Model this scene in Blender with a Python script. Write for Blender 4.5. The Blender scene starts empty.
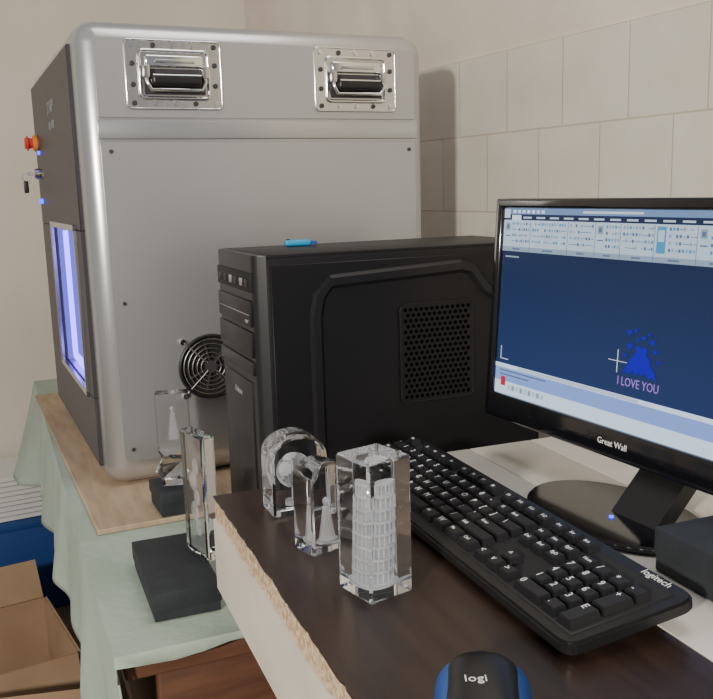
import bpy, bmesh, math, random
from mathutils import Vector, Matrix
random.seed(4)
scene = bpy.context.scene
COL = scene.collection

# ------------------------------------------------------------ materials
def _new(name):
    m = bpy.data.materials.new(name); m.use_nodes = True
    nt = m.node_tree
    return m, nt, nt.nodes["Principled BSDF"]

def mat(name, col, rough=0.5, metal=0.0, col2=None, scale=20, bump=0.0, bscale=None, stretch=(1,1,1), coat=0.0, detail=4, lo=0.35, hi=0.65, spec=None):
    m, nt, b = _new(name)
    b.inputs["Base Color"].default_value = (*col, 1)
    b.inputs["Roughness"].default_value = rough
    b.inputs["Metallic"].default_value = metal
    if spec is not None: b.inputs["Specular IOR Level"].default_value = spec
    if coat: 
        b.inputs["Coat Weight"].default_value = coat
        b.inputs["Coat Roughness"].default_value = 0.1
    if col2 is not None or bump:
        tc = nt.nodes.new("ShaderNodeTexCoord"); mp = nt.nodes.new("ShaderNodeMapping")
        mp.inputs["Scale"].default_value = stretch
        nt.links.new(tc.outputs["Object"], mp.inputs["Vector"])
        if col2 is not None:
            n = nt.nodes.new("ShaderNodeTexNoise"); n.inputs["Scale"].default_value = scale; n.inputs["Detail"].default_value = detail
            r = nt.nodes.new("ShaderNodeValToRGB")
            r.color_ramp.elements[0].position = lo; r.color_ramp.elements[1].position = hi
            r.color_ramp.elements[0].color = (*col, 1); r.color_ramp.elements[1].color = (*col2, 1)
            nt.links.new(mp.outputs[0], n.inputs["Vector"]); nt.links.new(n.outputs["Fac"], r.inputs["Fac"])
            nt.links.new(r.outputs["Color"], b.inputs["Base Color"])
        if bump:
            n2 = nt.nodes.new("ShaderNodeTexNoise"); n2.inputs["Scale"].default_value = bscale or scale; n2.inputs["Detail"].default_value = 6
            bp = nt.nodes.new("ShaderNodeBump"); bp.inputs["Strength"].default_value = bump; bp.inputs["Distance"].default_value = 0.004
            nt.links.new(mp.outputs[0], n2.inputs["Vector"]); nt.links.new(n2.outputs["Fac"], bp.inputs["Height"])
            nt.links.new(bp.outputs["Normal"], b.inputs["Normal"])
    return m

def emis(name, col, strength):
    m, nt, b = _new(name)
    b.inputs["Base Color"].default_value = (0.005,0.005,0.005,1)
    b.inputs["Roughness"].default_value = 0.4
    b.inputs["Specular IOR Level"].default_value = 0.12
    b.inputs["Emission Color"].default_value = (*col, 1)
    b.inputs["Emission Strength"].default_value = strength
    return m

M = {}
M['plaster'] = mat('cream_plaster', (0.64,0.56,0.46), 0.9, col2=(0.77,0.69,0.58), scale=3.5, bump=0.4, bscale=22, detail=8)
M['plaster2'] = mat('cream_plaster_smooth', (0.65,0.58,0.49), 0.9, col2=(0.73,0.66,0.57), scale=1.6, bump=0.15, bscale=14)
M['floor'] = mat('floor_concrete', (0.16,0.12,0.09), 0.8, col2=(0.24,0.19,0.14), scale=6, bump=0.2)
M['silver'] = mat('silver_paint', (0.54,0.54,0.54), 0.28, 0.75, col2=(0.58,0.58,0.58), scale=3)
M['silver2'] = mat('silver_panel', (0.51,0.51,0.51), 0.36, 0.7, col2=(0.55,0.55,0.55), scale=2.2)
M['chrome'] = mat('chrome', (0.84,0.84,0.83), 0.12, 1.0)
M['chrome_dull'] = mat('chrome_dull', (0.62,0.61,0.59), 0.22, 1.0)
M['plate'] = mat('handle_plate', (0.74,0.74,0.72), 0.24, 1.0, bump=0.08, bscale=60)
M['charcoal'] = mat('charcoal_panel', (0.055,0.050,0.055), 0.45, 0.2)
M['black'] = mat('black_plastic', (0.012,0.012,0.013), 0.38)
M['blackmatte'] = mat('black_matte', (0.010,0.010,0.011), 0.7)
M['case'] = mat('black_steel', (0.009,0.0085,0.010), 0.45, 0.0, bump=0.02, bscale=900, spec=0.30)
M['case2'] = mat('black_steel_ridge', (0.012,0.0115,0.013), 0.38, spec=0.34)
M['gloss'] = mat('black_gloss', (0.006,0.006,0.008), 0.10, coat=0.5)
M['keycap'] = mat('keycap', (0.012,0.012,0.014), 0.42)
M['white'] = mat('white_paint', (0.70,0.68,0.64), 0.6)
M['legend'] = mat('legend_white', (0.85,0.85,0.85), 0.6)
M['legend_dim'] = mat('legend_grey', (0.35,0.35,0.35), 0.6)
M['red'] = mat('red_plastic', (0.65,0.04,0.03), 0.35)
M['orange'] = mat('orange_plastic', (0.8,0.25,0.03), 0.4)
M['blue'] = mat('blue_plastic', (0.015,0.08,0.32), 0.4)
M['cyan'] = mat('cyan_plastic', (0.02,0.30,0.55), 0.35)
M['bluecrate'] = mat('blue_crate', (0.012,0.060,0.24), 0.6)
M['laminate'] = mat('dark_laminate', (0.024,0.013,0.010), 0.34, col2=(0.040,0.022,0.016), scale=14, stretch=(6,0.6,6), coat=0.12)
M['particle'] = mat('particleboard', (0.40,0.27,0.155), 0.9, col2=(0.74,0.57,0.38), scale=190, bump=0.6, bscale=120)
M['apron'] = mat('apron_white', (0.68,0.61,0.51), 0.6, col2=(0.74,0.68,0.58), scale=12, bump=0.1)
M['whitetop'] = mat('white_boards', (0.68,0.64,0.57), 0.55, col2=(0.77,0.73,0.67), scale=5)
M['cloth'] = mat('green_cloth', (0.36,0.44,0.36), 0.95, col2=(0.45,0.53,0.45), scale=6, bump=0.35, bscale=60)
M['board'] = mat('plywood', (0.40,0.29,0.19), 0.75, col2=(0.51,0.39,0.26), scale=10, stretch=(6,1,1))
M['wood'] = mat('brown_wood', (0.10,0.042,0.024), 0.5, col2=(0.15,0.065,0.035), scale=10, stretch=(1,1,7))
M['darkwood'] = mat('dark_wood', (0.03,0.015,0.01), 0.7)
M['card'] = mat('cardboard', (0.33,0.21,0.12), 0.9, col2=(0.39,0.26,0.155), scale=8)
M['paper'] = mat('paper', (0.76,0.75,0.72), 0.8)
M['giftbox'] = mat('black_giftbox', (0.018,0.021,0.026), 0.75, col2=(0.025,0.029,0.035), scale=40, bump=0.15, bscale=200)
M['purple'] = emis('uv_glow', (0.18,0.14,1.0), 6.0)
M['lilac'] = emis('uv_wall_glow', (0.16,0.14,0.95), 1.3)  # chamber walls emit violet themselves, standing in for light falling on them
M['uvwhite'] = emis('uv_bright', (0.60,0.62,1.0), 3.0)  # bright chamber column, its lit look made by emission
M['led'] = emis('blue_led', (0.02,0.05,1.0), 4.0)

def glass():
    m, nt, b = _new('optical_glass')
    b.inputs["Base Color"].default_value = (0.99,0.995,0.995,1)
    b.inputs["Roughness"].default_value = 0.0
    b.inputs["IOR"].default_value = 1.52
    b.inputs["Transmission Weight"].default_value = 1.0
    return m
M['glass'] = glass()
def engr(name, a):
    m, nt, b = _new(name)
    b.inputs["Base Color"].default_value = (0.92,0.93,0.95,1)
    b.inputs["Roughness"].default_value = 0.9
    b.inputs["Alpha"].default_value = a
    b.inputs["Emission Color"].default_value = (0.8,0.85,0.95,1)
    b.inputs["Emission Strength"].default_value = 0.05  # faint emission imitates light scattered by the engraving
    return m
M['engr'] = engr('laser_engraving', 0.55)
M['engr_mid'] = engr('laser_engraving_mid', 0.30)
M['engr_soft'] = engr('laser_engraving_soft', 0.18)

def tilemat():
    m, nt, b = _new('wall_tiles')
    tc = nt.nodes.new("ShaderNodeTexCoord"); sx = nt.nodes.new("ShaderNodeSeparateXYZ"); cx = nt.nodes.new("ShaderNodeCombineXYZ")
    add = nt.nodes.new("ShaderNodeMath"); add.operation='ADD'; add.inputs[1].default_value = 0.1139
    addx = nt.nodes.new("ShaderNodeMath"); addx.operation='ADD'; addx.inputs[1].default_value = 0.066
    nt.links.new(tc.outputs["Object"], sx.inputs[0])
    nt.links.new(sx.outputs["X"], addx.inputs[0]); nt.links.new(addx.outputs[0], cx.inputs["X"])
    nt.links.new(sx.outputs["Z"], add.inputs[0]); nt.links.new(add.outputs[0], cx.inputs["Y"])
    br = nt.nodes.new("ShaderNodeTexBrick")
    br.offset = 0.4; br.squash = 1.0
    br.inputs["Scale"].default_value = 1.0; br.inputs["Brick Width"].default_value = 0.15
    br.inputs["Row Height"].default_value = 0.1455; br.inputs["Mortar Size"].default_value = 0.0017
    br.inputs["Mortar Smooth"].default_value = 0.4
    br.inputs["Color1"].default_value = (0.67,0.62,0.53,1); br.inputs["Color2"].default_value = (0.73,0.68,0.59,1)
    br.inputs["Mortar"].default_value = (0.57,0.49,0.39,1)
    nt.links.new(cx.outputs[0], br.inputs["Vector"])
    n = nt.nodes.new("ShaderNodeTexNoise"); n.inputs["Scale"].default_value = 9; n.inputs["Detail"].default_value = 6
    nt.links.new(tc.outputs["Object"], n.inputs["Vector"])
    mx = nt.nodes.new("ShaderNodeMix"); mx.data_type='RGBA'; mx.blend_type='MULTIPLY'; mx.inputs[0].default_value = 0.4
    r = nt.nodes.new("ShaderNodeValToRGB"); r.color_ramp.elements[0].position=0.3; r.color_ramp.elements[1].position=0.6
    r.color_ramp.elements[0].color=(0.78,0.75,0.70,1); r.color_ramp.elements[1].color=(1,1,1,1)
    nt.links.new(n.outputs["Fac"], r.inputs[0]); nt.links.new(br.outputs["Color"], mx.inputs[6]); nt.links.new(r.outputs[0], mx.inputs[7])
    nt.links.new(mx.outputs[2], b.inputs["Base Color"])
    bp = nt.nodes.new("ShaderNodeBump"); bp.invert=True; bp.inputs["Strength"].default_value=0.5; bp.inputs["Distance"].default_value=0.0018
    nt.links.new(br.outputs["Fac"], bp.inputs["Height"]); nt.links.new(bp.outputs[0], b.inputs["Normal"])
    b.inputs["Roughness"].default_value = 0.4
    return m
M['tiles'] = tilemat()

# ------------------------------------------------------------ mesh helpers
def link(o, parent=None):
    COL.objects.link(o)
    if parent is not None: o.parent = parent
    return o

def empty(name, loc, rotz=0.0):
    e = bpy.data.objects.new(name, None); e.location = loc; e.rotation_euler = (0,0,rotz); e.empty_display_size=0.05
    return link(e)

def frombm(name, bm, m, parent=None, smooth=False, mats=None):
    me = bpy.data.meshes.new(name)
    bmesh.ops.recalc_face_normals(bm, faces=bm.faces)
    bm.to_mesh(me); bm.free()
    for x in (mats or [m]): me.materials.append(x)
    if smooth:
        for p in me.polygons: p.use_smooth = True
        try: me.set_sharp_from_angle(angle=math.radians(40))
        except Exception: pass
    o = bpy.data.objects.new(name, me)
    return link(o, parent)

def bm_box(bm, lo, hi, mi=0, taper=None):
    x0,y0,z0 = lo; x1,y1,z1 = hi
    t = taper or 0
    vs = [bm.verts.new(p) for p in [(x0,y0,z0),(x1,y0,z0),(x1,y1,z0),(x0,y1,z0),(x0+t,y0+t,z1),(x1-t,y0+t,z1),(x1-t,y1-t,z1),(x0+t,y1-t,z1)]]
    fs = []
    for f in [(0,3,2,1),(4,5,6,7),(0,1,5,4),(1,2,6,5),(2,3,7,6),(3,0,4,7)]:
        fc = bm.faces.new([vs[i] for i in f]); fc.material_index = mi; fs.append(fc)
    return fs

def box(name, lo, hi, m, parent=None, bevel=0.0, seg=3, taper=None, rot=None, loc=None):
    bm = bmesh.new(); bm_box(bm, lo, hi, taper=taper)
    if bevel: bmesh.ops.bevel(bm, geom=list(bm.edges), offset=bevel, segments=seg, profile=0.5, affect='EDGES')
    o = frombm(name, bm, m, parent, smooth=bevel>0)
    if loc: o.location = loc
    if rot: o.rotation_euler = rot
    return o

def cyl(name, r, h, m, parent=None, loc=(0,0,0), rot=(0,0,0), seg=32, bevel=0.0, r2=None):
    bm = bmesh.new()
    bmesh.ops.create_cone(bm, cap_ends=True, segments=seg, radius1=r, radius2=r if r2 is None else r2, depth=h)
    if bevel:
        ed = [e for e in bm.edges if abs(e.verts[0].co.z-e.verts[1].co.z)<1e-6]
        bmesh.ops.bevel(bm, geom=ed, offset=bevel, segments=3, affect='EDGES')
    o = frombm(name, bm, m, parent, smooth=True); o.location = loc; o.rotation_euler = rot
    return o

def torus(name, R, r, m, parent=None, loc=(0,0,0), rot=(0,0,0), S=40, s=8):
    bm = bmesh.new(); rings=[]
    for i in range(S):
        a = 2*math.pi*i/S; ring=[]
        for j in range(s):
            b = 2*math.pi*j/s
            ring.append(bm.verts.new(((R+r*math.cos(b))*math.cos(a),(R+r*math.cos(b))*math.sin(a),r*math.sin(b))))
        rings.append(ring)
    for i in range(S):
        for j in range(s):
            bm.faces.new([rings[i][j],rings[(i+1)%S][j],rings[(i+1)%S][(j+1)%s],rings[i][(j+1)%s]])
    o = frombm(name,bm,m,parent,smooth=True); o.location=loc; o.rotation_euler=rot
    return o

def extrude(name, pts, h, m, parent=None, bevel=0.0, seg=2, loc=None, rot=None, smooth=False):
    bm = bmesh.new()
    vs = [bm.verts.new((p[0],p[1],0)) for p in pts]
    f = bm.faces.new(vs)
    r = bmesh.ops.extrude_face_region(bm, geom=[f])
    for v in r['geom']:
        if isinstance(v, bmesh.types.BMVert): v.co.z += h
    if bevel: bmesh.ops.bevel(bm, geom=list(bm.edges), offset=bevel, segments=seg, affect='EDGES')
    o = frombm(name,bm,m,parent,smooth=smooth or bevel>0)
    if loc: o.location = loc
    if rot: o.rotation_euler = rot
    return o

def tube(name, pts, r, m, parent=None, cyclic=False, flat=None):
    cu = bpy.data.curves.new(name,'CURVE'); cu.dimensions='3D'; cu.bevel_depth=r; cu.bevel_resolution=3
    sp = cu.splines.new('POLY'); sp.points.add(len(pts)-1)
    for i,p in enumerate(pts): sp.points[i].co=(*p,1)
    sp.use_cyclic_u = cyclic
    cu.materials.append(m); cu.use_fill_caps=True
    o = bpy.data.objects.new(name,cu)
    return link(o,parent)

def rounded(pts_r, n=6):
    out=[]; N=len(pts_r)
    for i in range(N):
        x,y,r = pts_r[i]; p=Vector((x,y)); a=Vector(pts_r[i-1][:2]); b=Vector(pts_r[(i+1)%N][:2])
        if r<=0: out.append((x,y)); continue
        p0 = p+(a-p).normalized()*r; p1 = p+(b-p).normalized()*r
        for k in range(n+1):
            t=k/n; q = p0*(1-t)**2+p*2*t*(1-t)+p1*t*t
            out.append((q.x,q.y))
    return out

def text(name, s, size, m, parent, loc, rot=(0,0,0), align='CENTER', ext=0.0002, sx=1.0):
    cu = bpy.data.curves.new(name,'FONT'); cu.body=s; cu.size=size; cu.align_x=align; cu.align_y='CENTER'; cu.extrude=ext; cu.resolution_u=2
    cu.materials.append(m)
    o = bpy.data.objects.new(name,cu); o.location=loc; o.rotation_euler=rot; o.scale=(sx,1,1)
    return link(o,parent)

R90 = (math.pi/2,0,0)

# ------------------------------------------------------------ room
CN = (-0.310, 2.80)
WA = math.radians(-62)
w = box('wall_right', (0,0,0), (4.6,0.1,2.7), M['plaster'], None); w.location=(CN[0],CN[1],0); w.rotation_euler=(0,0,WA)
bm = bmesh.new()
bm_box(bm,(0,-0.006,0),(4.6,0,1.341))
t = frombm('tiles', bm, M['tiles'], w)
w2 = box('wall_left', (-0.1,-4.0,0), (0,0.1,2.7), M['plaster2'], None); w2.location=(CN[0],CN[1],0); w2.rotation_euler=(0,0,WA)
fl = box('floor', (0.0,-4.0,-0.05),(4.6,0.0,0), M['floor'], None); fl.location=(CN[0],CN[1],0); fl.rotation_euler=(0,0,WA)

# ------------------------------------------------------------ green cloth table
T0 = (-0.255, 0.828); TA = math.radians(22.5)
TZ = 0.64
tb = empty('side_table', (T0[0],T0[1],0), TA)
box('table_top', (0.01,0.012,0.60),(0.70,1.50,0.634), M['wood'], tb, 0.003)
for i,(a,b) in enumerate([(0.05,0.06),(0.63,0.06),(0.05,1.42),(0.63,1.42)]):
    box('leg_%d'%(i+1),(a,b-0.02,0),(a+0.05,b+0.03,0.60),M['wood'],tb,0.003)
box('drawer_front',(0.045,0.03,0.36),(0.30,0.05,0.60),M['wood'],tb,0.004)
box('drawer_body',(0.05,0.05,0.37),(0.295,0.5,0.598),M['darkwood'],tb)
box('apron_front',(0.30,0.05,0.52),(0.66,0.07,0.60),M['darkwood'],tb)
box('apron_side',(0.055,0.08,0.48),(0.075,1.42,0.60),M['wood'],tb)
bm = bmesh.new()
NY=120; prof_n=16
rows=[]
for j in range(NY+1):
    b = -0.006 + 1.50*j/NY
    row=[]
    drop = 0.165 + 0.055*math.exp(-((b-1.35)/0.22)**2) + 0.11*math.exp(-(b/0.16)**2) + 0.012*math.sin(b*9)
    for k in range(prof_n+1):
        s = 1-k/prof_n
        wob = (0.007*math.sin(b*17+1.0)+0.006*math.sin(b*37+2))*s
        near=math.exp(-(b/0.22)**2)
        x = -0.002 - 0.018*s**0.7*(1-near) + wob - (0.050*s*math.exp(-((b-1.38)/0.16)**2)) + 0.010*s*near
        row.append(bm.verts.new((x,b,TZ-drop*s)))
    for k in range(1,25):
        x = 0.705*k/24
        row.append(bm.verts.new((x,b,TZ)))
    rows.append(row)
for j in range(NY):
    for k in range(len(rows[0])-1):
        bm.faces.new([rows[j][k],rows[j][k+1],rows[j+1][k+1],rows[j+1][k]])
prev=rows[0][prof_n-1:]
hem=[]
for i,v in enumerate(prev):
    d = 0.010+0.004*math.sin(v.co.x*38)
    hem.append(bm.verts.new((v.co.x, v.co.y-0.006+0.003*math.sin(v.co.x*55), v.co.z-d)))
for i in range(len(prev)-1):
    bm.faces.new([prev[i],hem[i],hem[i+1],prev[i+1]])
cl = frombm('cloth', bm, M['cloth'], tb, smooth=True)
sd = cl.modifiers.new('s','SOLIDIFY'); sd.thickness=0.002; sd.offset=-1

# ------------------------------------------------------------ engraving machine
MA = math.radians(24.5); MZ = TZ+0.009
MO = (-0.393,1.3155)
bd = box('plywood_board', (-0.042,-0.165,0.001),(0.58,0.78,0.0085), M['board'], None, 0.001, 1)
bd.location=(MO[0],MO[1],TZ); bd.rotation_euler=(0,0,MA)
mc = empty('laser_engraving_machine', (MO[0],MO[1],MZ), MA)
W,DP,H = 0.576,0.63,0.704
bm = bmesh.new(); bm_box(bm,(0,0,0),(W,DP,H))
bmesh.ops.bevel(bm, geom=list(bm.edges), offset=0.033, segments=8, profile=0.5, affect='EDGES')
body = frombm('body', bm, M['silver'], mc, smooth=True)
WY0,WY1=0.095,0.42
cut = box('cutter', (-0.05,WY0,0.14),(0.30,WY1,0.40), M['silver'], mc)
bo = body.modifiers.new('b','BOOLEAN'); bo.object=cut; bo.operation='DIFFERENCE'; bo.solver='EXACT'
bpy.context.view_layer.update()
dg = bpy.context.evaluated_depsgraph_get()
nm = bpy.data.meshes.new_from_object(body.evaluated_get(dg))
body.modifiers.clear(); body.data = nm
bpy.data.objects.remove(cut)
fx0,fx1=-0.006,0.004
FD=0.606
box('front_panel_top',(fx0,0.032,0.40),(fx1,FD,0.672),M['charcoal'],mc,0.002,1)
box('front_panel_bottom',(fx0,0.032,0.03),(fx1,FD,0.14),M['charcoal'],mc,0.002,1)
box('front_panel_near',(fx0,0.032,0.14),(fx1,WY0,0.40),M['charcoal'],mc,0.001,1)
box('front_panel_far',(fx0,WY1,0.14),(fx1,FD,0.40),M['charcoal'],mc,0.001,1)
a0,a1=WY0-0.008,WY1+0.008
for nme,lo,hi in [('a',(-0.010,a0,0.132),(-0.003,a1,0.142)),('b',(-0.010,a0,0.398),(-0.003,a1,0.408)),('c',(-0.010,a0,0.132),(-0.003,a0+0.010,0.408)),('d',(-0.010,a1-0.010,0.132),(-0.003,a1,0.408))]:
    box('window_trim_'+nme,lo,hi,M['chrome_dull'],mc,0.001,1)
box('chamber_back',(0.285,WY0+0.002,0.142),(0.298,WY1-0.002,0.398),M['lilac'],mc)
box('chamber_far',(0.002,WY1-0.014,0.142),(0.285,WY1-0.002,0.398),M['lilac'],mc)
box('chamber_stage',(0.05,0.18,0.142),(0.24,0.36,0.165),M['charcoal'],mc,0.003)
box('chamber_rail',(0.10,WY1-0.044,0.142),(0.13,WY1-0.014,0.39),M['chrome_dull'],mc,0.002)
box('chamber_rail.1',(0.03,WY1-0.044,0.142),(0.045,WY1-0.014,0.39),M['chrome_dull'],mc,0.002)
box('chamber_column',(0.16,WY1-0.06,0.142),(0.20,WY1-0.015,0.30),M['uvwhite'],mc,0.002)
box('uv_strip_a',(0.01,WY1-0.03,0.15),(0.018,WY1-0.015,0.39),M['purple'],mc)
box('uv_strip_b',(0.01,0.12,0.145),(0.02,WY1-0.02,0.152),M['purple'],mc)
pp = rounded([(0.028,0.040,0.012),(W-0.024,0.040,0.012),(W-0.024,0.530,0.004),(0.028,0.530,0.004)])
extrude('side_panel', pp, 0.004, M['silver2'], mc, 0.0008,1, loc=(0,0.001,0), rot=R90)
pp = rounded([(0.028,0.565,0.003),(W-0.024,0.565,0.003),(W-0.024,0.678,0.016),(0.028,0.678,0.016)])
extrude('handle_panel', pp, 0.004, M['silver2'], mc, 0.0008,1, loc=(0,0.001,0), rot=R90)
box('side_band',(0.025,-0.0045,0.534),(W-0.021,0.002,0.561),M['silver'],mc,0.0015,2)
for i,(x,z) in enumerate([(0.042,0.516),(W-0.037,0.516),(0.042,0.06),(W-0.037,0.06),(0.045,0.29),(W-0.037,0.29)]):
    cyl('screw_%d'%i,0.0030,0.003,M['charcoal'],mc,(x,-0.004,z),R90,12)
def handle(pre,cx,cz):
    w2,h2=0.072,0.049
    pl = rounded([(-w2,-h2,0.008),(w2,-h2,0.008),(w2,h2,0.008),(-w2,h2,0.008)])
    extrude(pre+'_plate',pl,0.003,M['plate'],mc,0.0008,1,loc=(cx,-0.002,cz),rot=R90)
    tube(pre+'_plate_edge',[(cx+a,-0.0045,cz+b) for a,b in pl],0.0016,M['chrome'],mc,True)
    fr=[(-0.052,-0.034),(0.052,-0.034),(0.052,0.034),(-0.052,0.034)]
    tube(pre+'_frame',[(cx+a,-0.006,cz+b) for a,b in rounded([(x,y,0.008) for x,y in fr])],0.003,M['chrome'],mc,True)
    box(pre+'_dish',(cx-0.050,-0.0062,cz-0.032),(cx+0.050,-0.004,cz+0.032),M['chrome_dull'],mc,0.0008,1)
    box(pre+'_slot',(cx-0.046,-0.0072,cz-0.029),(cx+0.046,-0.0055,cz+0.008),M['charcoal'],mc,0.0008,1)
    box(pre+'_flap',(cx-0.044,-0.011,cz+0.010),(cx+0.044,-0.005,cz+0.028),M['chrome'],mc,0.003,3)
    box(pre+'_flap_ridge',(cx-0.030,-0.014,cz+0.016),(cx+0.030,-0.010,cz+0.021),M['chrome_dull'],mc,0.0015,2)
    for q in (-1,1):
        box(pre+'_bracket_%d'%(q+1),(cx+q*0.044-0.005,-0.020,cz-0.006),(cx+q*0.044+0.005,-0.005,cz+0.012),M['chrome_dull'],mc,0.002,2)
    box(pre+'_grip',(cx-0.038,-0.024,cz-0.018),(cx+0.038,-0.010,cz+0.000),M['black'],mc,0.006,4)
    tube(pre+'_bail',[(cx-0.043,-0.014,cz+0.004),(cx-0.044,-0.018,cz-0.012),(cx-0.038,-0.018,cz-0.023),(cx+0.038,-0.018,cz-0.023),(cx+0.044,-0.018,cz-0.012),(cx+0.043,-0.014,cz+0.004)],0.003,M['chrome'],mc)
    tube(pre+'_grip_line',[(cx-0.036,-0.0225,cz-0.003),(cx+0.036,-0.0225,cz-0.003)],0.0018,M['chrome'],mc)
    k=0
    for a in (-0.062,-0.03,0.0,0.03,0.062):
        for b in (-0.0415,0.0415):
            cyl(pre+'_rivet_%d'%k,0.0038,0.004,M['charcoal'] if k%3==0 else M['chrome'],mc,(cx+a,-0.006,cz+b),R90,12,0.001); k+=1
    for a in (-0.062,0.062):
        for b in (-0.015,0.015):
            cyl(pre+'_rivet_%d'%k,0.0038,0.004,M['charcoal'],mc,(cx+a,-0.006,cz+b),R90,12,0.001); k+=1
handle('handle_a',0.143,0.627); handle('handle_b',0.442,0.627)
fxx,fzz=0.172,0.180
cyl('fan_recess',0.047,0.004,M['blackmatte'],mc,(fxx,-0.004,fzz),R90,40)
for i,(rr,mm) in enumerate([(0.050,'black'),(0.044,'chrome_dull'),(0.037,'chrome_dull'),(0.030,'chrome_dull'),(0.023,'chrome_dull'),(0.016,'chrome_dull')]):
    torus('fan_ring_%d'%i,rr,0.0012 if i else 0.0028,M[mm],mc,(fxx,-0.010,fzz),R90,40,8)
cyl('fan_hub',0.010,0.006,M['charcoal'],mc,(fxx,-0.009,fzz),R90,24)
for k in range(4):
    a=math.radians(45+90*k)
    tube('fan_strut_%d'%k,[(fxx+0.008*math.cos(a),-0.0115,fzz+0.008*math.sin(a)),(fxx+0.058*math.cos(a),-0.009,fzz+0.058*math.sin(a))],0.0015,M['chrome_dull'],mc)
    cyl('fan_screw_%d'%k,0.0045,0.006,M['chrome'],mc,(fxx+0.060*math.cos(a),-0.006,fzz+0.060*math.sin(a)),R90,12)
for k in range(7):
    a=2*math.pi*k/7
    box('fan_blade_%d'%k,(0.010,-0.006,-0.0008),(0.040,0.006,0.0008),M['charcoal'],mc,rot=(0,-a,0),loc=(fxx,-0.0068,fzz))
RY=(0,-math.pi/2,0)
cy=0.555
cyl('estop_base',0.016,0.010,M['orange'],mc,(-0.011,cy,0.560),RY,24,0.002)
cyl('estop_neck',0.010,0.010,M['red'],mc,(-0.019,cy,0.560),RY,20)
cyl('estop_button',0.015,0.010,M['red'],mc,(-0.026,cy,0.560),RY,24,0.004)
cyl('key_lock',0.011,0.012,M['chrome_dull'],mc,(-0.012,cy,0.50),RY,20,0.002)
box('key_blade',(-0.032,cy-0.002,0.496),(-0.016,cy+0.002,0.504),M['chrome_dull'],mc)
torus('key_ring',0.008,0.0012,M['chrome'],mc,(-0.034,cy,0.493),R90,24,6)
box('key_tag',(-0.040,cy-0.004,0.462),(-0.031,cy+0.004,0.486),M['black'],mc,0.002)
cyl('led_a',0.004,0.006,M['led'],mc,(-0.008,0.53,0.540),RY,12)
cyl('led_b',0.005,0.008,M['led'],mc,(-0.009,0.55,0.445),RY,12)
text('panel_label','STNDP',0.030,M['legend_dim'],mc,(-0.0065,0.29,0.605),(math.pi/2,0,-math.pi/2))
text('panel_label_small','3D LASER',0.020,M['legend_dim'],mc,(-0.0065,0.29,0.575),(math.pi/2,0,-math.pi/2))
for i,(x,y) in enumerate([(0.05,0.05),(0.5,0.05),(0.05,0.57),(0.5,0.57)]):
    cyl('foot_%d'%i,0.02,0.006,M['black'],mc,(x,y,0.001+0.0025),seg=20)
pl = bpy.data.lights.new('uv_lamp','POINT'); pl.energy=1.8; pl.color=(0.25,0.20,1.0); pl.shadow_soft_size=0.03
po = bpy.data.objects.new('uv_lamp',pl); po.location=(0.10,0.27,0.33); link(po,mc)

# ------------------------------------------------------------ computer tower
pc = empty('computer_tower', (-0.117,1.0376,TZ+0.003), TA)
L,Wd,Hh=0.40,0.187,0.383
box('case_body',(0.014,0,0.006),(L,Wd,Hh-0.004),M['case'],pc,0.002,2)
box('case_top',(0.010,0.004,Hh-0.006),(L,Wd-0.004,Hh),M['case'],pc,0.0015,2)
box('side_cover',(0.018,-0.002,0.012),(L-0.004,0.002,Hh-0.012),M['case'],pc,0.001,1)
bez = rounded([(0,0.010,0.008),(0.016,0.0,0),(0.016,Wd,0),(0,Wd-0.010,0.008)])
extrude('front_bezel',bez,Hh-0.004,M['black'],pc,0.0012,2,loc=(-0.001,0,0.004))
def fb(n,y0,y1,z0,z1,m,d=0.003,b=0.001): box(n,(-0.001-d,y0,z0),(0.004,y1,z1),M[m],pc,b,2)
fb('io_strip',0.014,Wd-0.014,0.338,0.362,'blackmatte',0.002)
for i in range(6): fb('io_port_%d'%i,0.024+i*0.025,0.036+i*0.025,0.344,0.354,'chrome_dull' if i in (1,3) else 'case2',0.0032)
fb('optical_drive',0.016,Wd-0.016,0.296,0.328,'case2',0.003)
fb('optical_slot',0.022,Wd-0.022,0.310,0.3112,'chrome_dull',0.0035,0.0002)
fb('drive_button',0.026,0.038,0.300,0.305,'chrome_dull',0.0045)
fb('bay_cover_1',0.016,Wd-0.016,0.258,0.290,'case2',0.003)
fb('bay_cover_2',0.016,Wd-0.016,0.236,0.253,'black',0.003)
fb('lower_grille',0.030,Wd-0.030,0.03,0.225,'black',0.002)
text('bezel_label','Deluxe',0.012,M['legend_dim'],pc,(-0.0036,0.09,0.205),(math.pi/2,0,-math.pi/2))
arch=[(0.074,0.03),(0.074,0.305),(0.079,0.330),(0.094,0.347),(0.275,0.356),(0.292,0.351),(0.312,0.325),(0.33,0.314),(0.375,0.312)]
bm=bmesh.new(); n=len(arch)
def off(i,d):
    p=Vector(arch[i]); a=Vector(arch[max(0,i-1)]); b=Vector(arch[min(n-1,i+1)]); t=(b-a).normalized(); nn=Vector((-t.y,t.x)); q=p+nn*d; return q
secs=[]
for i in range(n):
    s=[]
    for d,y in ((0.009,-0.0018),(0.005,-0.007),(-0.004,-0.007),(-0.009,-0.0018)):
        q=off(i,d); s.append(bm.verts.new((q.x,y,q.y)))
    secs.append(s)
for i in range(n-1):
    for k in range(3): bm.faces.new([secs[i][k],secs[i][k+1],secs[i+1][k+1],secs[i+1][k]])
frombm('side_ridge',bm,M['case2'],pc,smooth=False)
vp=rounded([(0.186,0.184,0.010),(0.292,0.184,0.010),(0.292,0.312,0.010),(0.186,0.312,0.010)])
extrude('vent_plate',vp,0.003,M['case'],pc,0.0008,1,loc=(0,-0.0015,0),rot=R90)
bm=bmesh.new()
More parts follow.
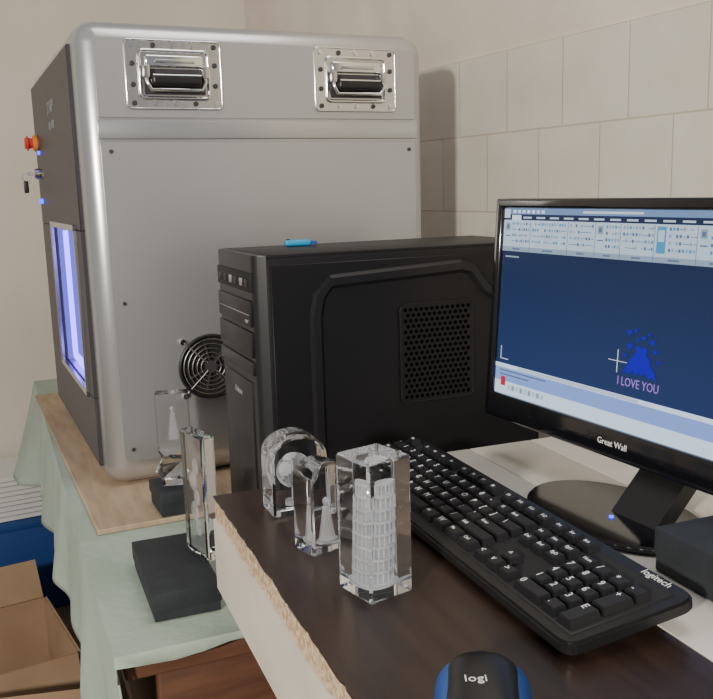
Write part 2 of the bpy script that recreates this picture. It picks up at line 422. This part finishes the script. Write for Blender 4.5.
for i in range(13):
    for j in range(17):
        x=0.193+i*0.0076+(0.0038 if j%2 else 0); z=0.191+j*0.0071
        if x>0.288: continue
        vs=[bm.verts.new((x+0.0027*math.cos(math.radians(30+60*k)),-0.0049,z+0.0027*math.sin(math.radians(30+60*k)))) for k in range(6)]
        bm.faces.new(vs)
frombm('vent_hole_discs',bm,mat('vent_hole_shade',(0.002,0.002,0.002),1.0,spec=0.0),pc)  # flat near-black hexes on the plate, painted shade of the holes
tube('vent_rim',[(a,-0.0042,b) for a,b in vp],0.0008,M['case2'],pc,True)
for i,(x,y) in enumerate([(0.04,0.03),(0.36,0.03),(0.04,0.155),(0.36,0.155)]): cyl('foot_%d'%i,0.012,0.010,M['black'],pc,(x,y,0.004),seg=16)
us = empty('usb_stick',(0,0,0)); us.location=Matrix.Rotation(TA,4,'Z')@Vector((0.104,0.145,0))+Vector((-0.117,1.0376,TZ+0.003+Hh)); us.rotation_euler=(0,0,TA-0.20)
box('stick_body',(-0.018,-0.008,0.0005),(0.018,0.008,0.009),M['cyan'],us,0.003,3)
box('stick_plug',(0.018,-0.006,0.002),(0.026,0.006,0.0065),M['blue'],us,0.0005,1)
cyl('stick_hole',0.003,0.010,M['blackmatte'],us,(-0.013,0,0.005),seg=12)

# ------------------------------------------------------------ desk
O=(-0.154,0.877); DA=math.radians(21); DZ=0.79
dk = empty('computer_desk',(O[0],O[1],0),DA)
box('particle_core',(0.001,-1.15,0.764),(0.230,-0.001,0.788),M['particle'],dk,0.0008,1)
pts=[(0.230,0.0),(0.230,-1.151)]
yy=-1.151
while yy< -0.003:
    pts.append((0.0+max(0,random.gauss(0.0005,0.0008)),yy)); yy+=random.uniform(0.004,0.014)
pts.append((0.0,0.0))
extrude('laminate_top',pts[::-1],0.002,M['laminate'],dk,loc=(0,0,DZ-0.0022))
rnd=random.Random(9); up=[]
yy=-1.145
while yy<-0.002:
    up.append((yy, 0.7665+abs(rnd.gauss(0,0.0014))+0.002*math.sin(yy*21)**2)); yy+=rnd.uniform(0.005,0.016)
up.append((-0.001,0.765))
poly=[(-1.145,0.688)]+up+[(-0.001,0.688)]
fa=extrude('edge_fascia',[(p_[0],p_[1]) for p_ in poly],0.012,M['apron'],dk,rot=(math.pi/2,0,math.pi/2))
fa.location=(-0.0012,0,0)
box('apron_left',(0.012,-1.14,0.695),(0.022,-0.004,0.763),M['apron'],dk,0.001,1)
box('apron_end',(0.022,-0.02,0.695),(0.22,-0.004,0.763),M['apron'],dk,0.001,1)
for i,(a,b) in enumerate([(0.085,-0.10),(0.18,-0.10),(0.085,-1.1),(0.18,-1.1)]): box('leg_%d'%i,(a,b,0),(a+0.035,b+0.035,0.757),M['darkwood'],dk,0.002,1)

wt = empty('white_table',(O[0],O[1],0),DA)
for i in range(6):
    x0=0.232+i*0.0855
    box('top_board_%d'%i,(x0,-1.15,0.765),(x0+0.0843,0.03,DZ),M['whitetop'],wt,0.0012,2)
box('top_underlay',(0.236,-1.14,0.748),(0.735,0.025,0.766),M['white'],wt)
for i,(a,b) in enumerate([(0.26,-0.10),(0.68,-0.10),(0.26,-1.1),(0.68,-1.1)]): box('leg_%d'%i,(a,b,0),(a+0.04,b+0.04,0.75),M['white'],wt,0.002,1)

# ------------------------------------------------------------ keyboard
KA=math.radians(-69)
ex=Vector((-0.358,0.934,0))
KO=Vector((0.1310,0.5320,DZ+0.003))+0.446*ex
kb=empty('keyboard',KO,KA)
KL,KW=0.450,0.109
tilt=math.radians(7)
kt=bpy.data.objects.new('keyboard_body_pivot',None); link(kt,kb); kt.rotation_euler=(tilt,0,0)
kp=rounded([(0,0,0.012),(KL,0,0.014),(KL,KW,0.014),(0,KW,0.010)])
extrude('tray',kp,0.0105,M['black'],kt,0.002,2)
box('key_well',(0.010,0.010,0.0085),(KL-0.010,0.097,0.0112),M['blackmatte'],kt,0.001,1)
box('foot_a',(0.03,KW-0.012,-0.0145),(0.05,KW-0.004,0.002),M['black'],kt,rot=None)
box('foot_b',(KL-0.05,KW-0.012,-0.0145),(KL-0.03,KW-0.004,0.002),M['black'],kt)
U=0.01888; V=0.0138
def row(y,specs,h=1):
    x=0; out=[]
    for s in specs:
        if isinstance(s,(int,float)): x+=s; continue
        lab,wd=s; out.append((x,y,wd,h,lab)); x+=wd
    return out
keys=[]
keys+=row(5.25,[('Esc',1),1]+[('F%d'%i,1) for i in range(1,5)]+[0.5]+[('F%d'%i,1) for i in range(5,9)]+[0.5]+[('F%d'%i,1) for i in range(9,13)]+[0.25,('Prt',1),('Scr',1),('Brk',1)])
keys+=row(4,[(c,1) for c in '`1234567890-=']+[('Back',2),0.25,('Ins',1),('Hm',1),('PgU',1),0.25,('Num',1),('/',1),('*',1),('-',1)])
keys+=row(3,[('Tab',1.5)]+[(c,1) for c in 'QWERTYUIOP[]']+[('\\',1.5),0.25,('Del',1),('End',1),('PgD',1),0.25,('7',1),('8',1),('9',1)])
keys+=row(2,[('Caps',1.75)]+[(c,1) for c in "ASDFGHJKL;'"]+[('Enter',2.25),3.5,('4',1),('5',1),('6',1)])
keys+=row(1,[('Shift',2.25)]+[(c,1) for c in 'ZXCVBNM,./']+[('Shift',2.75),1.25,('^',1),1.25,('1',1),('2',1),('3',1)])
keys+=row(0,[('Ctrl',1.25),('W',1.25),('Alt',1.25),('',6.25),('Alt',1.25),('W',1.25),('Mn',1.25),('Ctrl',1.25),0.25,('<',1),('v',1),('>',1),0.25,('0',2),('.',1)])
keys.append((21.5,2,1,2,'+')); keys.append((21.5,0,1,2,'E'))
bm=bmesh.new()
kx0,ky0=0.0125,0.0115
for (x,y,wd,h,lab) in keys:
    g=0.0010
    x0=kx0+x*U+g; x1=kx0+(x+wd)*U-g; y0=ky0+y*V+g*0.8; y1=ky0+(y+h)*V-g*0.8
    t=0.0021
    z0,z1=0.0108,0.0172
    v=[bm.verts.new(p) for p in [(x0,y0,z0),(x1,y0,z0),(x1,y1,z0),(x0,y1,z0),(x0+t,y0+t*0.7,z1),(x1-t,y0+t*0.7,z1),(x1-t,y1-t*0.4,z1),(x0+t,y1-t*0.4,z1)]]
    for f in [(0,3,2,1),(4,5,6,7),(0,1,5,4),(1,2,6,5),(2,3,7,6),(3,0,4,7)]: bm.faces.new([v[i] for i in f])
bmesh.ops.bevel(bm,geom=list(bm.edges),offset=0.0006,segments=2,affect='EDGES')
frombm('keycaps',bm,M['keycap'],kt,smooth=True)
for i,(x,y,wd,h,lab) in enumerate(keys):
    if not lab: continue
    sz=0.0085 if len(lab)==1 else 0.0047
    text('legend_%d'%i,lab,sz,M['legend'],kt,(kx0+x*U+0.0045,ky0+(y+h)*V-0.0064,0.0174),(0,0,0),'LEFT',0.00008)
text('brand_mark','logitech',0.0095,M['legend'],kt,(KL-0.036,KW-0.0065,0.0108),(0,0,0),'CENTER',0.0001)
tube('cable',[(0.06,KW-0.002,0.016),(0.05,KW+0.012,0.010),(0.03,KW+0.02,0.002),(0.0,KW+0.018,0.000),(-0.02,KW+0.01,0.000)],0.002,M['black'],kb)

# ------------------------------------------------------------ monitor
NA=math.atan2(-0.896,0.445)
mo=empty('computer_monitor',(0.147,1.0,DZ),NA)
pw,ph=0.43,0.248
pv=bpy.data.objects.new('panel_pivot',None); link(pv,mo); pv.location=(0,0,0.0485); pv.rotation_euler=(math.radians(-4),0,0)
box('panel_back',(0.004,0.006,0.004),(pw-0.004,0.026,ph-0.004),M['black'],pv,0.006,3)
box('panel_bulge',(0.08,0.024,0.04),(pw-0.08,0.05,ph-0.06),M['black'],pv,0.012,3)
bx,bt,bb=0.0115,0.011,0.029
box('bezel_bottom',(0,0,0),(pw,0.012,bb),M['gloss'],pv,0.003,3)
box('bezel_top',(0,0,ph-bt),(pw,0.012,ph),M['gloss'],pv,0.003,3)
box('bezel_side_a',(0,0,0.004),(bx,0.012,ph-0.004),M['gloss'],pv,0.003,3)
box('bezel_side_b',(pw-bx,0,0.004),(pw,0.012,ph-0.004),M['gloss'],pv,0.003,3)
sx0,sx1=bx,pw-bx; sz0,sz1=bb,ph-bt; sw=sx1-sx0; sh=sz1-sz0
def screen_bg():
    m, nt, b = _new('screen_viewport')
    b.inputs["Base Color"].default_value=(0.004,0.004,0.004,1); b.inputs["Roughness"].default_value=0.35; b.inputs["Specular IOR Level"].default_value=0.15
    tc=nt.nodes.new("ShaderNodeTexCoord"); sp=nt.nodes.new("ShaderNodeSeparateXYZ"); r=nt.nodes.new("ShaderNodeValToRGB")
    mr=nt.nodes.new("ShaderNodeMapRange"); mr.inputs["From Min"].default_value=0.03; mr.inputs["From Max"].default_value=0.24
    nt.links.new(tc.outputs["Object"],sp.inputs[0]); nt.links.new(sp.outputs["Z"],mr.inputs["Value"]); nt.links.new(mr.outputs[0],r.inputs[0])
    r.color_ramp.elements[0].color=(0.022,0.046,0.155,1); r.color_ramp.elements[1].color=(0.011,0.023,0.062,1)
    nt.links.new(r.outputs[0],b.inputs["Emission Color"]); b.inputs["Emission Strength"].default_value=1.0
    return m
S_bg=screen_bg()
S_ui=emis('screen_ribbon',(0.54,0.66,0.80),1.1)
S_ui2=emis('screen_panel_light',(0.66,0.80,1.0),1.25)
S_tab=emis('screen_tabs',(0.20,0.32,0.56),1.0)
S_dark=emis('screen_dark',(0.02,0.035,0.09),1.0)
S_ic=emis('screen_icons',(0.13,0.19,0.32),1.0)
S_gr=emis('screen_grey',(0.32,0.42,0.55),1.0)
S_hi=emis('screen_highlight',(0.08,0.35,0.62),1.0)
S_cmd=emis('screen_command',(0.28,0.42,0.95),1.0)
S_blue=emis('screen_blue_figure',(0.012,0.0,0.50),1.0)
S_lil=emis('screen_lilac',(0.42,0.22,0.80),1.0)
S_wh=emis('screen_white',(0.75,0.82,0.9),1.0)
S_red=emis('screen_red',(0.6,0.03,0.05),1.0)
def scr(n,u0,u1,v0,v1,m,l=1):
    d=0.0052-0.0003*l
    box(n,(sx0+u0*sw,d,sz1-v1*sh),(sx0+u1*sw,d+0.0002,sz1-v0*sh),m,pv)
box('screen_glass',(sx0-0.001,0.0052,sz0-0.001),(sx1+0.001,0.0072,sz1+0.001),S_bg,pv)
scr('title_bar',0,1,0,0.030,S_tab,1)
scr('app_button',0.003,0.028,0.004,0.050,S_wh,4)
scr('title_text',0.32,0.52,0.010,0.020,S_wh,2)
for i in range(7): scr('quick_%d'%i,0.04+i*0.02,0.052+i*0.02,0.008,0.024,S_ui2,2)
scr('menu_tabs',0,1,0.030,0.060,S_dark,1)
scr('menu_tab_active',0.035,0.075,0.034,0.062,S_ui2,2)
for i in range(13): scr('tab_label_%d'%i,0.085+i*0.055,0.12+i*0.055,0.042,0.051,S_ui,2)
scr('ribbon',0,1,0.060,0.225,S_ui,1)
scr('ribbon_labels',0,1,0.200,0.225,S_gr,2)
rnd=random.Random(11); xs=0.005; p=0
while xs<0.95:
    pwid=[0.115,0.15,0.10,0.085,0.105,0.12,0.10,0.11,0.09][p%9]
    if p in (0,3,6):
        scr('big_icon_%d'%p,xs+0.006,xs+0.024,0.075,0.115,S_gr,2); scr('big_icon_in_%d'%p,xs+0.010,xs+0.020,0.085,0.106,S_ic,3); scr('big_icon_text_%d'%p,xs+0.006,xs+0.026,0.140,0.146,S_ic,2); st_=xs+0.034
    elif p==5:
        scr('ribbon_hot_%d'%p,xs+0.006,xs+0.032,0.07,0.185,S_hi,3); scr('ribbon_hot_icon_%d'%p,xs+0.010,xs+0.028,0.085,0.135,S_ui,4); st_=xs+0.040
    else: st_=xs+0.006
    k=0; q=st_
    while q<xs+pwid-0.010:
        for j in range(4):
            z=rnd.random()
            if z<0.55: scr('icon_%d_%d_%d'%(p,k,j),q,q+0.006,0.072+j*0.030,0.086+j*0.030,rnd.choice([S_ic,S_gr,S_gr,S_hi]),2)
            elif z<0.92: scr('iconline_%d_%d_%d'%(p,k,j),q,q+0.008,0.078+j*0.030,0.0815+j*0.030,S_ic,2)
        q+=0.0098; k+=1
    scr('ribbon_sep_%d'%p,xs+pwid-0.002,xs+pwid-0.0008,0.064,0.222,S_ic,3)
    scr('ribbon_caption_%d'%p,xs+pwid*0.35,xs+pwid*0.62,0.208,0.216,S_ic,3)
    xs+=pwid; p+=1
scr('viewport_label',0.015,0.075,0.250,0.258,S_gr,2)
scr('scrollbar',0,1,0.835,0.857,S_ui2,2)
scr('scroll_thumb',0.10,0.55,0.838,0.854,S_ui,3)
scr('command_area',0,1,0.857,0.930,S_cmd,1)
scr('command_line_1',0.02,0.22,0.868,0.875,S_ic,2)
scr('command_line_2',0.02,0.15,0.890,0.897,S_ic,2)
scr('status_bar',0,1,0.930,1.0,S_ui2,1)
scr('start_button',0.030,0.050,0.905,0.955,S_red,4)
for i in range(9): scr('task_%d'%i,0.06+i*0.018,0.072+i*0.018,0.945,0.972,S_gr if i%2 else S_ui,2)
scr('axis_v',0.020,0.0225,0.74,0.81,S_wh,2); scr('axis_h',0.020,0.055,0.807,0.811,S_wh,2)
scr('cross_h',0.446,0.506,0.682,0.685,S_wh,4); scr('cross_v',0.475,0.4772,0.631,0.736,S_wh,4)
def shp(n,pts_,m=S_blue):
    bm=bmesh.new(); bm.faces.new([bm.verts.new((sx0+a*sw,0.0040,sz1-b*sh)) for a,b in pts_]); frombm(n,bm,m,pv)
# couple silhouette with hearts above
shp('figure_body',[(0.495,0.735),(0.505,0.700),(0.515,0.665),(0.526,0.640),(0.533,0.628),(0.530,0.610),(0.537,0.598),(0.546,0.600),(0.549,0.612),(0.553,0.600),(0.562,0.598),(0.568,0.612),(0.564,0.632),(0.575,0.650),(0.580,0.680),(0.592,0.700),(0.600,0.735),(0.585,0.725),(0.578,0.738),(0.563,0.712),(0.556,0.730),(0.546,0.715),(0.538,0.735),(0.528,0.712),(0.515,0.735),(0.508,0.722)])
def heart(n,cu,cv,r):
    pts_=[]
    for k in range(20):
        t=2*math.pi*k/20; x=16*math.sin(t)**3/16; y=(13*math.cos(t)-5*math.cos(2*t)-2*math.cos(3*t)-math.cos(4*t))/16
        pts_.append((cu+x*r/sw,cv-y*r/sh))
    shp(n,pts_)
for i,(cu,cv,r_) in enumerate([(0.508,0.545,0.0032),(0.528,0.530,0.0022),(0.553,0.560,0.0028),(0.580,0.572,0.0034),(0.590,0.612,0.0030),(0.512,0.605,0.0038),(0.535,0.572,0.0020),(0.602,0.655,0.0022),(0.498,0.650,0.0026),(0.570,0.540,0.0018)]):
    heart('heart_%d'%i,cu,cv,r_)
text('screen_text','I LOVE YOU',0.0118,S_lil,pv,(sx0+0.545*sw,0.0040,sz1-0.772*sh),R90,'CENTER',0.0001,0.84)
text('bezel_logo','Great Wall',0.0088,M['legend'],pv,(pw/2-0.004,-0.0002,bb*0.52),R90,'CENTER',0.0002)
cyl('power_led',0.002,0.002,M['led'],pv,(pw-0.03,0,0.01),R90,12)
def to_mon(x,y):
    c,s=math.cos(-NA),math.sin(-NA); dx,dy=x-0.147,y-1.0
    return (c*dx-s*dy, s*dx+c*dy)
bcx,bcy=to_mon(0.236,0.783)
el=[(bcx+0.098*math.cos(2*math.pi*k/48),bcy+0.066*math.sin(2*math.pi*k/48)) for k in range(48)]
extrude('stand_base',el,0.007,M['gloss'],mo,0.003,3,loc=(0,0,0.0008))
nx=bcx+0.027
# neck: sloping foot that rises behind the panel (profile in local y,z)
prof=[(bcy-0.004,0.006),(bcy+0.018,0.006),(0.034,0.040),(0.036,0.120),(0.022,0.120),(0.018,0.046)]
bm=bmesh.new()
A=[bm.verts.new((nx-0.027,a,b)) for a,b in prof]; B=[bm.verts.new((nx+0.028,a,b)) for a,b in prof]
bm.faces.new(A); bm.faces.new(B[::-1])
for i in range(len(prof)):
    j=(i+1)%len(prof); bm.faces.new([A[i],B[i],B[j],A[j]])
frombm('stand_neck',bm,M['black'],mo)
cyl('stand_led',0.0022,0.002,M['led'],mo,(nx-0.014,bcy-0.014,0.0085),seg=12)

# ------------------------------------------------------------ black storage box by the monitor
sb=empty('black_storage_box',(0.235,0.669,DZ+0.0005),math.radians(-69))
box('box_base',(0.001,0.001,0),(0.169,0.109,0.024),M['giftbox'],sb,0.002,2)
box('box_lid',(0,0,0.014),(0.170,0.110,0.037),M['giftbox'],sb,0.002,2)

# ------------------------------------------------------------ mouse
ms=empty('computer_mouse',(0.067,0.461,DZ+0.0005),math.radians(-8))
def mouse_shell(name,hw,m,zs=1.0,zoff=0.0,xlim=None):
    bm=bmesh.new(); ny,nx=24,20; grid=[]
    for j in range(ny+1):
        t=j/ny; y=-0.052+0.104*t
        wv=hw*(max(0,1-abs(2*t-1)**3.2))**0.5*(0.94+0.06*math.cos(2*math.pi*t))
        hz=0.034*(max(0,1-abs((t-0.42)/0.60)**2.6))**0.5
        r=[]
        for i in range(nx+1):
            a=math.pi*i/nx
            c=math.cos(a); s=math.sin(a)
            x=wv*math.copysign(abs(c)**0.75,c); z=0.002+zoff+hz*zs*(s**0.6 if s>0 else 0)
            r.append(bm.verts.new((x,y,z)))
        grid.append(r)
    for j in range(ny):
        for i in range(nx): bm.faces.new([grid[j][i],grid[j][i+1],grid[j+1][i+1],grid[j+1][i]])
    for j in range(ny): bm.faces.new([grid[j][0],grid[j+1][0],grid[j+1][nx],grid[j][nx]])
    bmesh.ops.remove_doubles(bm,verts=bm.verts,dist=0.00005)
    return frombm(name,bm,m,ms,smooth=True)
mouse_shell('mouse_base',0.0325,M['blue'],0.88)
mouse_shell('mouse_top',0.0265,M['black'],1.0,0.0012)
cyl('scroll_wheel',0.007,0.006,M['black'],ms,(0,0.036,0.022),(0,math.pi/2,0),20,0.001)
text('mouse_label','logi',0.0095,M['legend'],ms,(-0.004,-0.0085,0.0376),(math.radians(1),0,0.12),'CENTER',0.0001)

# ------------------------------------------------------------ crystals
def crystal_prism(name,loc,rot,sx,sy,h,bev=0.0012):
    e=empty(name,loc,rot)
    box('glass_body',(-sx/2,-sy/2,0),(sx/2,sy/2,h),M['glass'],e,bev,1)
    return e
c1=crystal_prism('engraved_crystal_block',(0.0100,0.6470,DZ+0.0006),math.radians(36),0.0415,0.0425,0.111,0.002)
bm=bmesh.new(); bm2=bmesh.new()
lean=0.0007
for k in range(8):
    z=0.010+k*0.0098; r=0.0122-0.0002*k if k<7 else 0.0088; ox=-0.002+lean*k
    bmesh.ops.create_cone(bm,cap_ends=True,segments=24,radius1=r,radius2=r,depth=0.0020,matrix=Matrix.Translation((ox,0,z+0.001)))
    bmesh.ops.create_cone(bm2,cap_ends=False,segments=20,radius1=r*0.74,radius2=r*0.74,depth=0.0078,matrix=Matrix.Translation((ox,0,z+0.0059)))
    for q in range(14):
        a=2*math.pi*q/14
        bmesh.ops.create_cone(bm,cap_ends=True,segments=5,radius1=0.00062,radius2=0.00062,depth=0.0078,matrix=Matrix.Translation((ox+r*0.92*math.cos(a),r*0.92*math.sin(a),z+0.0059)))
bmesh.ops.create_cone(bm,cap_ends=True,segments=24,radius1=0.0088,radius2=0.0088,depth=0.0020,matrix=Matrix.Translation((-0.002+lean*8,0,0.0894)))
bmesh.ops.create_cone(bm,cap_ends=True,segments=28,radius1=0.0160,radius2=0.0160,depth=0.0014,matrix=Matrix.Translation((-0.002,0,0.0095)))
frombm('engraving',bm,M['engr'],c1); frombm('engraving_core',bm2,M['engr_mid'],c1)

def arch_pts(w,hs,n=9,fl=0.62):
    r=w/2; p=[(-r,0),(r,0)]
    for k in range(n+1):
        a=math.pi*k/n; p.append((r*math.cos(a),hs+r*fl*math.sin(a)))
    return p
def arch_crystal(name,loc,rot,w,d,hs,fl=0.62,n=9):
    e=empty(name,loc,rot)
    extrude('glass_body',arch_pts(w,hs,n,fl),d,M['glass'],e,0.0022,1,loc=(0,d/2,0),rot=R90)
    return e
c2=arch_crystal('engraved_crystal_arch',(-0.0645,0.830,DZ+0.0006),math.radians(22),0.056,0.040,0.059,0.72,7)
GR=0.0172; gx,gz=-0.003,0.043
bm=bmesh.new()
bmesh.ops.create_uvsphere(bm,u_segments=24,v_segments=16,radius=GR,matrix=Matrix.Translation((gx,0,gz)))
frombm('engraving_globe',bm,M['engr_soft'],c2,smooth=True)
# continents as raised patches on the globe
rnd=random.Random(5); bm=bmesh.new()
src=bmesh.new(); bmesh.ops.create_uvsphere(src,u_segments=36,v_segments=24,radius=GR*1.02)
src.faces.ensure_lookup_table()
seeds=[Vector((rnd.gauss(0,1),rnd.gauss(0,1),rnd.gauss(0,0.7))).normalized()*GR for _ in range(9)]
for f in src.faces:
    c=f.calc_center_median()
    if min((c-s_).length for s_ in seeds)<GR*0.42:
        bm.faces.new([bm.verts.new(v.co+Vector((gx,0,gz))) for v in f.verts])
src.free()
frombm('engraving_continents',bm,M['engr'],c2)
for i in range(3):
    torus('engraving_meridian_%d'%i,GR,0.0003,M['engr_mid'],c2,(gx,0,gz),(math.pi/2,0,math.pi*i/3),28,5)
cyl('engraving_plinth',0.010,0.005,M['engr_mid'],c2,(gx,0,0.011),seg=16)
cyl('engraving_stem',0.003,0.012,M['engr_mid'],c2,(gx,0,0.020),seg=10)
c3=arch_crystal('engraved_crystal_arch.001',(-0.0345,0.733,DZ+0.0006),math.radians(38),0.041,0.030,0.067,0.7,7)
bm=bmesh.new()
bmesh.ops.create_cone(bm,cap_ends=True,segments=14,radius1=0.0085,radius2=0.0035,depth=0.030,matrix=Matrix.Translation((0,0,0.025)))
bmesh.ops.create_uvsphere(bm,u_segments=12,v_segments=8,radius=0.0038,matrix=Matrix.Translation((0,0,0.0445)))
bmesh.ops.create_cone(bm,cap_ends=True,segments=16,radius1=0.011,radius2=0.011,depth=0.002,matrix=Matrix.Translation((0,0,0.009)))
frombm('engraving',bm,M['engr_mid'],c3)

# ------------------------------------------------------------ gift boxes and display crystals on the side table
gb=empty('black_gift_box',(-0.2285,0.8905,TZ+0.0008),math.radians(21.5))
box('box_base',(0.0015,0.0015,0),(0.0745,0.1635,0.020),M['giftbox'],gb,0.001,1)
box('box_lid',(0,0,0.011),(0.076,0.165,0.033),M['giftbox'],gb,0.0015,2)
s1=empty('crystal_photo_slab',(-0.1905,0.999,TZ+0.0343),math.radians(-54))
box('glass_body',(-0.029,-0.009,0),(0.029,0.009,0.152),M['glass'],s1,0.003,1)
bm=bmesh.new()
for i in range(5):
    bmesh.ops.create_uvsphere(bm,u_segments=10,v_segments=8,radius=0.008+0.002*(i%2),matrix=Matrix.Translation(((-0.004 if i%2 else 0.004),0,0.035+i*0.019))@Matrix.Diagonal((1,0.3,1.3,1)))
frombm('engraving',bm,M['engr_mid'],s1)

def mpt(a,s): 
    c,sn=math.cos(MA),math.sin(MA); return (MO[0]+a*c-s*sn, MO[1]+a*sn+s*c)
px,py_=mpt(0.076,-0.126)
g2=empty('black_gift_box.001',(px,py_,TZ+0.0092),MA)
box('box_base',(-0.028,-0.036,0),(0.032,0.036,0.03),M['giftbox'],g2,0.001,1)
box('box_lid',(-0.030,-0.038,0.018),(0.034,0.038,0.036),M['giftbox'],g2,0.0015,2)
s2=empty('faceted_crystal_trophy',(px+0.004,py_,TZ+0.0092+0.0366),math.radians(8))
bm=bmesh.new()
ring=[(-0.020,-0.012),(0.020,-0.012),(0.020,0.012),(-0.020,0.012)]
lv=[(0.0,1.0,0.0),(0.018,1.30,0.5),(0.040,0.85,-0.3),(0.056,1.15,0.0),(0.136,1.15,0.0)]
prev=None
for z,sc,tw in lv:
    cur=[]
    for (a,b) in ring:
        c_,s_=math.cos(tw),math.sin(tw); cur.append(bm.verts.new(((a*c_-b*s_)*sc,(a*s_+b*c_)*sc,z)))
    if prev:
        for i in range(4):
            j=(i+1)%4
            bm.faces.new([prev[i],prev[j],cur[j]]); bm.faces.new([prev[i],cur[j],cur[i]])
    else: bm.faces.new(cur)
    prev=cur
bm.faces.new(prev)
frombm('glass_body',bm,M['glass'],s2)
bm=bmesh.new()
bmesh.ops.create_cone(bm,cap_ends=True,segments=10,radius1=0.009,radius2=0.003,depth=0.04,matrix=Matrix.Translation((0,0,0.088)))
bmesh.ops.create_uvsphere(bm,u_segments=10,v_segments=8,radius=0.004,matrix=Matrix.Translation((0,0,0.112)))
frombm('engraving',bm,M['engr_mid'],s2)

# ------------------------------------------------------------ floor clutter
def loc_wall(a,b):
    c,s=math.cos(WA),math.sin(WA); return (CN[0]+a*c-b*s, CN[1]+a*s+b*c)
x,y=loc_wall(0.03,-1.6)
cr=empty('blue_crate',(x,y,0.0),WA)
box('crate_body',(0,0,0.002),(0.22,1.05,0.25),M['bluecrate'],cr,0.006,2,)
box('crate_rim',(-0.003,-0.003,0.240),(0.223,1.053,0.262),M['bluecrate'],cr,0.004,2)
st=empty('paper_stack',(x,y,0.262),WA)
for i in range(9):
    o=random.uniform(-0.005,0.005)
    box('sheaf_%d'%i,(0.01+o,0.05+o,0.001+i*0.0135),(0.20+o,1.0+o,0.0135+i*0.0135),M['paper'],st,0.002,1)

def tpt(a,b):
    c,s=math.cos(TA),math.sin(TA); return (T0[0]+a*c-b*s, T0[1]+a*s+b*c)
def open_box(name,a,b,w_,d_,h_,rot=0,flap=0.10,angs=(0.5,0.9,0.7,0.4)):
    x,y=tpt(a,b); e=empty(name,(x,y,0.001),TA+rot); t=0.004
    box('bottom',(0,0,0),(w_,d_,t),M['card'],e)
    box('wall_w',(0,0,0),(t,d_,h_),M['card'],e); box('wall_e',(w_-t,0,0),(w_,d_,h_),M['card'],e)
    box('wall_s',(0,0,0),(w_,t,h_),M['card'],e); box('wall_n',(0,d_-t,0),(w_,d_,h_),M['card'],e)
    box('flap_e',(0,0.004,0),(flap,d_-0.004,0.003),M['card'],e,loc=(w_,0,h_),rot=(0,angs[0],0))
    box('flap_w',(-flap,0.004,0),(0,d_-0.004,0.003),M['card'],e,loc=(0,0,h_),rot=(0,-angs[1],0))
    box('flap_s',(0.004,-flap,0),(w_-0.004,0,0.003),M['card'],e,loc=(0,0,h_),rot=(angs[2],0,0))
    box('flap_n',(0.004,0,0),(w_-0.004,flap,0.003),M['card'],e,loc=(0,d_,h_),rot=(-angs[3],0,0))
    return e
open_box('cardboard_box',-0.40,0.80,0.42,0.30,0.20,0.16,0.09,(1.1,0.5,1.2,-0.9))
open_box('cardboard_box.001',-0.31,0.36,0.30,0.30,0.18,-0.22,0.08,(0.9,1.0,0.5,-1.0))
x,y=tpt(0.035,0.22)
pb=empty('paper_bag',(x,y,0.001),TA+0.1)
box('bag_body',(0,0,0),(0.14,0.10,0.26),M['paper'],pb,0.006,2,taper=0.008)
box('bag_fold',(0.01,0.02,0.255),(0.13,0.08,0.28),M['paper'],pb,0.002,1,taper=0.012)

# ------------------------------------------------------------ lights
def area(name,loc,target,size,power,col,sy=None):
    l=bpy.data.lights.new(name,'AREA'); l.energy=power; l.size=size; l.color=col
    if sy: l.shape='RECTANGLE'; l.size_y=sy
    o=bpy.data.objects.new(name,l); o.location=loc
    o.rotation_euler=(Vector(target)-Vector(loc)).to_track_quat('-Z','Y').to_euler(); return link(o)
area('window_light',(-0.95,-1.3,1.53),(0.0,1.7,1.1),0.12,67,(1.0,0.94,0.85))
area('ceiling_light',(0.3,0.9,2.6),(0.1,1.2,0.8),1.0,12,(1.0,0.96,0.92))
wd=bpy.data.worlds.new('world'); scene.world=wd; wd.use_nodes=True
bg=wd.node_tree.nodes['Background']; bg.inputs[0].default_value=(0.77,0.79,0.83,1); bg.inputs[1].default_value=0.36

# ------------------------------------------------------------ camera
p=math.radians(10.3); r=0.028
cp,sp_=math.cos(p),math.sin(p); cr_,sr=math.cos(r),math.sin(r)
D=Vector((sr*cp,cr_*cp,sp_))
Fw=(Vector((0,0,1))-sp_*D).normalized()
Rt=Vector((cr_,-sr,0))
Upv=-D
def wv(i): return Vector((Rt[i],Fw[i],Upv[i]))
X=wv(0); Y=-wv(1); Z=-wv(2)
mtx=Matrix(((X.x,Y.x,Z.x,0),(X.y,Y.y,Z.y,0),(X.z,Y.z,Z.z,1.10),(0,0,0,1)))
cd=bpy.data.cameras.new('camera'); cd.sensor_width=36; cd.lens=880/713*36; cd.clip_start=0.02
co=bpy.data.objects.new('camera',cd); COL.objects.link(co); co.matrix_world=mtx
scene.camera=co
print('script ok')
